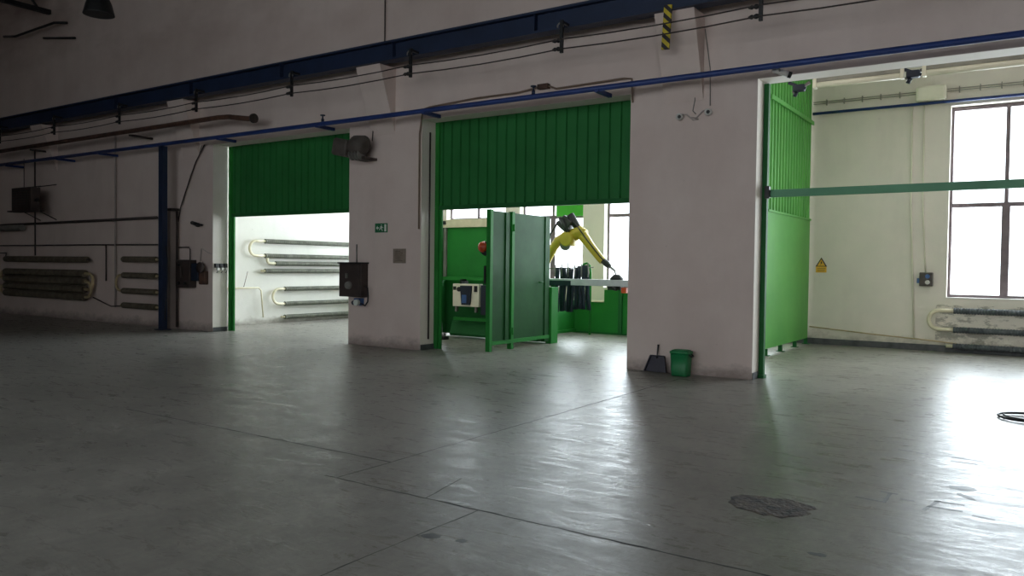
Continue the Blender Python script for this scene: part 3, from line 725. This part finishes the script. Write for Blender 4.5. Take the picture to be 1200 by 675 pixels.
cbx = thing('control_panel', (-10.6, 14.0, .7), 'white control panel with dark controls hanging inside the green cell', 'control panel')
YP = 13.95
emit('casing', MB().box(-10.92, -10.2, YP, YP+.16, .72, 1.22), 'beige', cbx, .012)
emit('control_unit', MB().prism([(-10.68, 1.18), (-10.38, 1.18), (-10.42, .76), (-10.64, .76)], 'y', YP-.05, YP), 'navy', cbx)
emit('screen', MB().box(-10.62, -10.50, YP-.06, YP-.05, .80, .98), 'blue_l', cbx)
emit('button', MB().box(-10.90, -10.82, YP-.01, YP, 1.08, 1.16), 'black', cbx)
emit('button', MB().box(-10.32, -10.24, YP-.02, YP, 1.05, 1.18), 'black', cbx)
emit('gauge', MB().lathe([(.05, -.03), (.055, 0)], (-10.74, YP, 1.10), 12, 'y'), 'black', cbx)
for X in (-10.84, -10.30):
    emit('foot', MB().box(X-.025, X+.025, YP+.02, YP+.08, .60, .72), 'grey', cbx)
emit('side_box', MB().box(-10.19, -9.95, YP+.05, YP+.2, .55, 1.2), 'navy', cbx, .01)
solo('hanging_bracket', MB().box(-10.72, -10.68, YP, CY-.0, 1.22, 1.32), 'black', 'black bracket holding the white control panel to the green rail', 'bracket')
# small steel shape added to imitate back light through gaps at the cell corner
wv = thing('light_spots', (-11.0, 13.6, 0), 'steel shape added for bright spots of back light, left of the green cell', 'valve')
emit('body', MB().tube([(-11.05, 13.6, .11), (-10.85, 13.6, .11)], .045, 12), 'steel', wv)
emit('stem', MB().tube([(-10.95, 13.6, .11), (-10.95, 13.6, .42)], [.03, .012], 10), 'steel', wv)
emit('base', MB().box(-11.1, -10.8, 13.52, 13.68, 0, .065), 'black', wv, .006)

# low walls of the cell further back
lw = thing('low_wall', (-9.0, 17.35, 0), 'low green steel wall with a cut-out at the back of the robot cell', 'barrier')
emit('panel', MB().prism([(-9.75, .03), (-6.0, .03), (-6.0, 1.08), (-8.88, 1.08), (-8.88, .78), (-9.75, .78)], 'y', 17.32, 17.36), 'green', lw)
emit('ledge', MB().box(-9.78, -8.88, 17.28, 17.38, .775, .81), 'cream', lw)
emit('edge_post', MB().box(-8.47, -8.38, 17.26, 17.32, .02, 1.10), 'green_d', lw)
emit('bottom_rail', MB().box(-9.75, -6.0, 17.29, 17.37, 0, .04), 'green_d', lw)
lw2 = thing('low_wall', (-9.66, 15.9, 0), 'low green side wall running back behind the dark hanging strips', 'barrier')
emit('panel', MB().box(-9.70, -9.67, 14.3, 17.28, .05, .80), 'green', lw2)
emit('bottom_rail', MB().box(-9.72, -9.63, 14.3, 17.28, .02, .09), 'green', lw2)
solo('bent_pipe', MB().tube([(-9.26, 16.9, 1.64), (-9.22, 16.9, 1.70), (-9.14, 16.9, 1.72), (-9.06, 16.9, 1.66), (-9.04, 16.9, 1.5), (-9.04, 16.9, 0)], .028, 10), 'green', 'thin green pipe with a bent top behind the welding table', 'pipe')

# table
ta = thing('welding_table', (-7.9, 15.2, 0), 'long narrow steel welding table crossing the middle opening', 'table')
emit('tabletop', MB().box(-9.25, -5.9, 15.2, 15.48, 1.22, 1.36), 'steel', ta, .008)
emit('edge_cover', MB().box(-9.25, -8.62, 15.185, 15.2, 1.21, 1.32), 'navy', ta)
for X in (-9.15, -6.0):
    emit('leg', MB().box(X-.04, X+.04, 15.3, 15.4, 0, 1.22), 'green_d', ta)
pc = MB()
pc.box(-7.74, -7.44, 15.24, 15.42, 1.14, 1.22).tube([(-7.6, 15.2, 1.18), (-7.5, 15.2, 1.16)], .04, 10)
emit('clamp', pc, 'black', ta)
emit('yellow_fitting', MB().box(-7.42, -7.3, 15.24, 15.34, 1.08, 1.2), 'orange', ta, .008)
emit('yellow_fitting', MB().box(-7.25, -7.15, 15.24, 15.34, 1.06, 1.16), 'yellow', ta, .008)
co = MB()
for k in range(5):
    R_ = .10+.022*k
    co.tube(arc((-7.58, 15.35, 1.38+.018*k), .13-.018*k, 0, 360, 20, 'xy'), .02, 6)
solo('hose_coil', co, 'rubber', 'black coiled hose lying on the steel welding table', 'hose')

# hanging strips
for k in range(9):
    X = -9.20+.094*k; top = 1.60+random.uniform(-.02, .07); bot = .60+.012*k+random.uniform(-.04, .04)
    ty = 15.60+.03*(k % 2)
    mb = MB(); n = 8; pv = None; lean = random.uniform(-.01, .02)+(.05 if k == 8 else 0)
    secs = []
    for j in range(n+1):
        z = bot+(top-bot)*j/n; c = X+lean*(1-j/n)+.012*math.sin(j*1.1+k); hw_ = .051+.008*(1-j/n)
        secs.append([(c-hw_, ty, z), (c, ty-.012, z), (c+hw_, ty, z), (c, ty+.01, z)])
    loft(mb, secs)
    solo('curtain_strip', mb, 'navy', 'dark navy hanging strip of the curtain behind the open green door, %s' % ['leftmost', 'second from left', 'third from left', 'fourth from left', 'middle one', 'fourth from right', 'third from right', 'second from right', 'rightmost and widest'][k], 'strip', 'hanging curtain strips')
cr = thing('curtain_rail', (-8.7, 15.66, 1.6), 'thin pale rail with upright pegs carrying the dark strips', 'rail')
emit('rail', MB().tube([(-9.5, 15.66, 1.58), (-8.3, 15.66, 1.62)], .012, 8), 'grey', cr)
for k in range(6):
    X = -9.24+.17*k
    emit('peg', MB().tube([(X, 15.57, 1.40), (X, 15.57, 1.66+.03*(k % 3))], .014, 6), 'grey', cr)
emit('stand', MB().box(-9.52, -9.48, 15.64, 15.70, 0, 1.6), 'green_d', cr)

# robot
ro = thing('robot_arm', (-9.75, 15.62, 0), 'yellow industrial welding robot arm bent over the steel table', 'robot')
RYy = 15.9
def q(x, z, y=None): return (x, RYy if y is None else y, z)
emit('pedestal', MB().box(-10.42, -9.80, 15.6, 16.2, 0, .06).lathe([(.24, .06), (.22, .7), (.26, .72), (.26, .78)], (-10.1, RYy, 0), 20), 'black', ro)
emit('turret', MB().lathe([(.25, .78), (.27, .85), (.24, 1.05), (.20, 1.2), (.12, 1.3)], (-10.1, RYy, 0), 20), 'yellow', ro)
emit('lower_arm', MB().tube([q(-10.10, 1.12, 15.8), q(-9.92, 1.35, 15.8), q(-9.64, 1.75, 15.8), q(-9.42, 2.08, 15.8), q(-9.30, 2.22, 15.8), q(-9.16, 2.30, 15.8)], [.14, .13, .115, .10, .11, .10], 14), 'yellow', ro)
emit('elbow_joint', MB().lathe([(.14, -.2), (.17, -.18), (.17, .1), (.13, .14)], q(-9.06, 2.26), 18, 'y'), 'yellow', ro)
emit('elbow_cover', MB().lathe([(.0, -.05), (.13, -.03), (.13, .03), (.0, .05)], q(-9.10, 2.13, 15.78), 16, 'y'), 'grey', ro)
emit('elbow_housing', MB().tube([q(-9.12, 2.24), q(-8.95, 2.36), q(-8.78, 2.42), q(-8.66, 2.36)], [.13, .15, .15, .12], 12), 'yellow', ro)
emit('forearm', MB().tube([q(-8.80, 2.42), q(-8.70, 2.32), q(-8.52, 2.10), q(-8.30, 1.86), q(-8.20, 1.76)], [.12, .12, .10, .09, .085], 14), 'yellow', ro)
emit('wrist', MB().tube([q(-8.20, 1.78), q(-8.10, 1.70), q(-8.03, 1.64)], [.07, .075, .055], 12), 'black', ro)
emit('torch', MB().tube([q(-8.05, 1.66), q(-7.97, 1.60), q(-7.90, 1.55), q(-7.88, 1.48), q(-7.88, 1.40)], [.03, .028, .022, .016, .010], 10), 'grey', ro)
RM = Matrix.Rotation(math.radians(38), 3, 'Y')
emit('motor', MB().box(-9.28, -8.98, 15.75, 15.98, 2.46, 2.76, rot=RM), 'black', ro, .03)
emit('motor', MB().tube([q(-9.05, 2.82), q(-8.82, 2.46)], .085, 12), 'black', ro)
emit('motor', MB().tube([q(-9.22, 2.74, 15.75), q(-9.02, 2.42, 15.75)], .055, 12), 'black', ro)
emit('cable_bundle', MB().tube([q(-8.95, 2.7), q(-9.15, 2.78), q(-9.38, 2.66), q(-9.56, 2.4), q(-9.66, 2.1), q(-9.78, 1.6)], .022, 8), 'rubber', ro)
emit('cable_bundle', MB().tube([q(-8.93, 2.66, 15.8), q(-8.75, 2.50, 15.76), q(-8.55, 2.24, 15.78), q(-8.22, 1.86, 15.8), q(-8.05, 1.70, 15.86)], .014, 8), 'rubber', ro)
emit('wire_feeder', MB().box(-9.30, -9.12, 15.9, 16.1, 2.50, 2.66, rot=RM), 'grey_d', ro, .02)
solo('window_board', MB().box(-10.86, -10.0, BY+.12, BY+.16, 2.98, 3.6), 'greenpanel', 'bright green board covering the top pane of the window behind the robot', 'board')

# ------------------------------------------------------------------ right bay fittings
ws = thing('warning_sign', (-4.03, BY-.02, 1.5), 'yellow high voltage warning sign with lightning triangle on the right bay wall', 'sign')
emit('board', MB().box(-4.15, -3.93, BY-.012, BY, 1.57, 1.70), 'sign_y', ws)
y_ = BY-.014
emit('triangle', MB().prism([(-4.16, 1.70), (-3.92, 1.70), (-4.04, 1.90)], 'y', BY-.012, BY), 'sign_b', ws)
emit('triangle_field', MB().prism([(-4.125, 1.715), (-3.955, 1.715), (-4.04, 1.86)], 'y', y_, BY-.01), 'sign_y', ws)
emit('lightning_bolt', MB().prism([(-4.03, 1.835), (-4.06, 1.775), (-4.045, 1.775), (-4.06, 1.725), (-4.015, 1.79), (-4.03, 1.79)], 'y', y_-.002, y_), 'sign_b', ws)
tx = MB()
for k in range(3): tx.box(-4.12, -3.97+.01*k, y_, BY-.012, 1.60+.028*k, 1.607+.028*k)
emit('text_lines', tx, 'sign_b', ws)
sb = thing('switch_box', (-1.98, 18.1, 1.35), 'grey switch box on the right bay wall beside the window', 'switch box')
emit('casing', MB().box(-2.10, -1.86, 18.06, BY, 1.32, 1.60), 'grey_d', sb, .012)
emit('knob', MB().lathe([(.04, -.05), (.045, 0)], (-1.95, 18.06, 1.52), 12, 'y'), 'blue_l', sb)
emit('knob', MB().lathe([(.04, -.05), (.045, 0)], (-1.95, 18.06, 1.40), 12, 'y'), 'white', sb)
emit('side_socket', MB().box(-2.15, -2.10, 18.12, BY, 1.38, 1.48), 'blue_l', sb)
wp([(-2.10, 18.17, 5.0), (-2.08, 18.17, 3.0), (-2.0, 18.17, 1.6)], .012, 'beige', 'thin conduit dropping to the grey switch box by the right window', 'conduit', 'conduit')
wp([(-2.32, 18.17, 5.0), (-2.30, 18.17, 3.0), (-2.18, 18.17, .25)], .018, 'beige', 'pale conduit from ceiling pipes to floor on the right bay wall', 'conduit', 'conduit')
wp([(-4.25, 18.14, .38), (-2.9, 18.14, .28), (-1.9, 18.14, .22), (-1.4, 18.14, .18)], .013, 'ochre', 'thin yellowed pipe along the bottom of the right bay wall')
wp([(-4.27, 18.12, 5.03), (-.4, 18.12, 5.03), (3.8, 18.12, 5.03)], .03, 'blue', 'thin blue pipe along the right bay back wall above the window')
ct = thing('cable_run', (-2, 18.15, 5.26), 'twin grey cables clipped along the right bay wall above the blue pipe', 'cable')
emit('cable', MB().tube([(-4.27, 18.15, 5.24), (3.8, 18.15, 5.24)], .008, 6), 'cablegrey', ct)
emit('cable', MB().tube([(-4.27, 18.15, 5.28), (3.8, 18.15, 5.28)], .008, 6), 'cablegrey', ct)
for k in range(14):
    X = -4.0+.36*k
    emit('clip', MB().box(X-.008, X+.008, 18.13, BY, 5.20, 5.32), 'cablegrey', ct)
ju = thing('junction_box', (-1.95, 18.1, 5.02), 'large beige junction box high on the right bay wall left of the window', 'junction box')
emit('casing', MB().box(-2.24, -1.70, 18.0, BY, 5.07, 5.36), 'beige', ju, .03)
emit('lid', MB().box(-2.20, -1.74, 17.985, 18.0, 5.10, 5.33), 'beige', ju, .012)
# strip lights on a rail across the right bay
rl = thing('light_rail', (-1, 14.5, 5.02), 'dark hanging channel rail carrying the strip lights in the right bay', 'rail')
emit('channel', MB().box(-4.2, 4.2, 14.46, 14.54, 4.96, 5.04), 'grey_d', rl)
emit('channel', MB().box(-4.2, 4.2, 13.2, 13.26, 4.92, 4.98), 'grey_d', rl)
for X in (-3.6, -1.85, 0, 2.0):
    emit('hanger_rod', MB().tube([(X, 14.5, 5.1), (X, 14.5, 6.2)], .012, 6), 'grey_d', rl)
for X in (-3.5, 0.0, 3.5):
    emit('hanger_rod', MB().tube([(X, 13.23, 4.98), (X, 13.23, 6.2)], .012, 6), 'grey_d', rl)
    emit('cross_tie', MB().box(X-.02, X+.02, 13.26, 14.46, 5.03, 5.06), 'grey_d', rl)
def strip(x0, x1, label):
    t = thing('strip_light', ((x0+x1)/2, 14.5, 4.85), label, 'strip light', 'strip lights in the right bay')
    emit('housing', MB().box(x0, x1, 14.45, 14.55, 4.88, 4.96), 'cablegrey', t, .008)
    emit('tube_cover', MB().tube([(x0+.05, 14.5, 4.84), (x1-.05, 14.5, 4.84)], .055, 14), 'beige', t)
    for X in (x0+.03, x1-.03): emit('end_cap', MB().box(X-.03, X+.03, 14.44, 14.56, 4.78, 4.95), 'beige', t, .01)
strip(-3.42, -1.98, 'unlit fluorescent strip light in the right bay, left one nearer the green partition')
strip(-1.72, .1, 'unlit fluorescent strip light in the right bay, right one above the window')
def knot(x, y, z, label):
    t = thing('cable_connector', (x, y, z), label, 'connector', 'connectors of the strip lights')
    emit('housing', MB().box(x-.10, x+.10, y-.07, y+.07, z, z+.12), 'navy', t, .02)
    emit('wing', MB().bar((x-.18, y-.03, z+.17), (x+.12, y-.03, z+.03), .03, .05), 'navy', t)
    emit('wing', MB().bar((x-.12, y+.03, z+.0), (x+.18, y+.03, z+.15), .03, .05), 'grey', t)
    emit('plug', MB().tube([(x-.04, y, z), (x-.08, y, z-.08)], .035, 10), 'navy', t)
knot(-3.66, 14.5, 4.76, 'dark blue cable connector at the top of the green partition')
knot(-1.85, 14.5, 4.78, 'dark blue cable connector between the two strip lights')

# ------------------------------------------------------------------ things on the floor
solo('cable_ring', MB().tube(arc((-.1, 10.38, .02), .28, 0, 354, 40, 'xy'), .013, 8).tube(arc((-.08, 10.36, .034), .25, 20, 350, 36, 'xy'), .009, 8), 'rubber',
     'black ring of cable lying on the floor at the right edge', 'cable')
n = 26; ptop = []
mb = MB(); R0 = []; R1 = []
for k in range(n):
    t = 2*PI*k/n; rr = 1+random.uniform(-.16, .16)
    px, py = -1.50+.26*rr*math.cos(t)+.03*math.sin(2*t), 5.42+.24*rr*math.sin(t)
    R0.append(mb.bm.verts.new((px, py, .0006))); R1.append(mb.bm.verts.new((px*.93-1.5*.07, py*.93+5.42*.07, .004)))
for k in range(n): mb.bm.faces.new((R0[k], R0[(k+1) % n], R1[(k+1) % n], R1[k]))
mb.bm.faces.new(R1)
solo('floor_patch', mb, 'patch', 'rough brown broken patch in the concrete floor', 'floor patch')
marks = [((-1.07, 6.02), (-.89, 6.0), 'left one of the T shape'), ((-.88, 5.98), (-.88, 6.28), 'stem of the left T shape'), ((-.95, 6.28), (-.83, 6.27), 'cap of the left T shape'),
         ((-.80, 6.15), (-.71, 6.15), 'short middle dash'), ((-.63, 5.96), (-.57, 6.26), 'stem beside the long dash'), ((-.60, 6.25), (-.41, 6.25), 'far long dash at right'), ((-.62, 6.08), (-.41, 6.08), 'near long dash at right'),
         ((-1.05, 7.86), (-.93, 7.86), 'far left dash'), ((-.9, 7.82), (-.80, 7.82), 'far middle dash'), ((-.62, 7.82), (-.38, 7.80), 'far right dash'), ((-.62, 7.66), (-.42, 7.66), 'lower far right dash'),
         ((-.35, 6.02), (-.22, 6.0), 'faint dash at far right')]
for (ax, ay), (bx, by), l in marks:
    d = V((bx-ax, by-ay, 0)).normalized(); nn = V((-d.y, d.x, 0))*.016
    mb = MB(); A = V((ax, ay, .0012)); Bq = V((bx, by, .0012)); N = 6; pv = None
    for k in range(N+1):
        c = A.lerp(Bq, k/N); ww = nn*random.uniform(.7, 1.15)
        cur = (mb.bm.verts.new(c-ww), mb.bm.verts.new(c+ww))
        if pv: mb.bm.faces.new((pv[0], pv[1], cur[1], cur[0]))
        pv = cur
    solo('tape_mark', mb, 'tape', 'worn dark tape mark on the floor at right, '+l, 'tape mark', 'tape marks on the floor')
def stain(cx, cy, rx, ry, rot, label):
    mb = MB(); R0 = []
    for k in range(22):
        t = 2*PI*k/22; rr = 1+random.uniform(-.2, .2); u, v = rx*rr*math.cos(t), ry*rr*math.sin(t)
        R0.append(mb.bm.verts.new((cx+u*math.cos(rot)-v*math.sin(rot), cy+u*math.sin(rot)+v*math.cos(rot), .0009)))
    mb.bm.faces.new(R0); solo('floor_stain', mb, 'tape', label, 'stain', 'stains on the floor')
stain(-.47, 6.74, .09, .07, .3, 'dark oval stain on the floor above the tape marks')
stain(-.42, 6.50, .10, .03, -.9, 'thin slanted dark stain just below the oval stain')
stain(-2.98, 3.62, .07, .04, .4, 'small dark stain near the bottom of the photo, beside the joint')
stain(-2.78, 3.66, .035, .03, 0, 'tiny dark stain near the bottom of the photo')
stain(-1.02, 4.66, .05, .03, 0, 'tiny crumbly dark stain in the near right floor')

# ------------------------------------------------------------------ roof: lamp, trusses, cable
la = thing('pendant_lamp', (-14.6, 8.0, 6.1), 'dark bell-shaped pendant lamp hanging at the top left', 'lamp')
LX, LYy, LZ = -14.6, 8.0, 6.16
emit('lamp_shade', MB().lathe([(.27, 0), (.265, .02), (.22, .20), (.15, .36), (.09, .44), (.07, .50), (.068, .50), (.085, .43), (.14, .35), (.21, .19), (.255, .01)], (LX, LYy, LZ), 28), 'black', la)
emit('bulb', MB().lathe([(0, .06), (.06, .09), (.08, .16), (.05, .25), (.03, .34)], (LX, LYy, LZ), 16), 'white', la)
emit('socket', MB().lathe([(.06, .50), (.06, .62), (.03, .66)], (LX, LYy, LZ), 14), 'black', la)
emit('suspension_rod', MB().tube([(LX, LYy, LZ+.66), (LX, LYy, HZ)], .012, 6), 'black', la)
def truss(x, label):
    t = thing('roof_truss', (x, 2.5, 8.9), label, 'truss', 'steel roof trusses')
    emit('bottom_chord', MB().box(x-.07, x+.07, -6.9, WY-.02, 8.6, 8.72), 'black', t)
    emit('top_chord', MB().box(x-.07, x+.07, -6.9, WY-.02, 9.8, 9.92), 'black', t)
    mb = MB(); k = 0; y = -6.8
    while y < 11:
        mb.bar((x, y, 8.7), (x, y+.9, 9.82), .05, .05); mb.bar((x, y+.9, 9.82), (x, y+1.8, 8.7), .05, .05); y += 1.8
    emit('lattice', mb, 'black', t)
    return t
for i, x in enumerate((-23.6, -17.2, -10.8, -4.4, 2.0)):
    truss(x, 'black lattice roof truss, %s' % ['showing at the top left corner', 'above the blue upright post', 'above the middle pillar', 'above the right pillar', 'rightmost'][i])
wb = thing('wall_bracket', (-25.0, 11.3, 8.1), 'thin dark steel bracket high on the wall at the top left', 'bracket')
emit('arm', MB().tube([(-25.6, 11.2, 8.2), (-24.9, 11.2, 8.1), (-22.9, 11.3, 8.2), (-22.6, 11.5, 8.2)], .035, 8), 'black', wb)
emit('arm', MB().tube([(-23.8, 11.45, 7.95), (-22.1, 11.45, 7.7)], .03, 8), 'black', wb)
wp([(-10.74, 11.5, 5.79), (-10.74, 11.5, 9.9)], .012, 'pipe_d', 'thin dark vertical cable above the crane beam', 'cable', 'cable')

# ------------------------------------------------------------------ light
def area(name, loc, rot, sx, sy, power, col=(1, 1, 1)):
    l = bpy.data.lights.new(name, 'AREA'); l.shape = 'RECTANGLE'; l.size = sx; l.size_y = sy; l.energy = power; l.color = col
    o = bpy.data.objects.new(name, l); COL.objects.link(o); o.location = loc; o.rotation_euler = rot; return o
SKY = 16.0
HALL = .6      # radiance of the overcast sky in the windows
for i, (a, b) in enumerate(WINS):
    w_, h_ = b-a+.1, HEAD-SILL+.1
    area('daylight', ((a+b)/2, BY+.42, (SILL+HEAD)/2), (-PI/2, 0, 0), w_, h_, SKY*w_*h_*PI, (.90, .95, 1.0))
area('daylight', ((RX0+RX1)/2+3, -7.5, (RZ0+RZ1)/2), (PI/2, 0, 0), RX1-RX0-6, RZ1-RZ0, HALL*(RX1-RX0-6)*(RZ1-RZ0)*PI, (1.0, .93, .92))
W = bpy.data.worlds.new('World'); bpy.context.scene.world = W; W.use_nodes = True
bg = W.node_tree.nodes['Background']; bg.inputs[0].default_value = (.96, .98, 1.0, 1); bg.inputs[1].default_value = 3.0     # white overcast

# ------------------------------------------------------------------ camera
cam = bpy.data.cameras.new('camera'); co_ = bpy.data.objects.new('camera', cam); COL.objects.link(co_)
cam.sensor_width = 36; cam.lens = 930/1200*36; cam.clip_end = 200
yaw, pit, rol = 0.589631, -0.026162, 0.012610
cy_, sy_ = math.cos(yaw), math.sin(yaw)
f = V((-sy_*math.cos(pit), cy_*math.cos(pit), math.sin(pit))); r_ = V((cy_, sy_, 0)); u_ = r_.cross(f)
r2 = r_*math.cos(rol)+u_*math.sin(rol); u2 = u_*math.cos(rol)-r_*math.sin(rol)
co_.matrix_world = Matrix(((r2.x, u2.x, -f.x, 0), (r2.y, u2.y, -f.y, 0), (r2.z, u2.z, -f.z, 1.6), (0, 0, 0, 1)))
sc = bpy.context.scene; sc.camera = co_
sc.view_settings.view_transform = 'Standard'; sc.view_settings.look = 'None'; sc.view_settings.exposure = 0.0
sc.cycles.max_bounces = 10; sc.cycles.diffuse_bounces = 5; sc.cycles.sample_clamp_indirect = 6
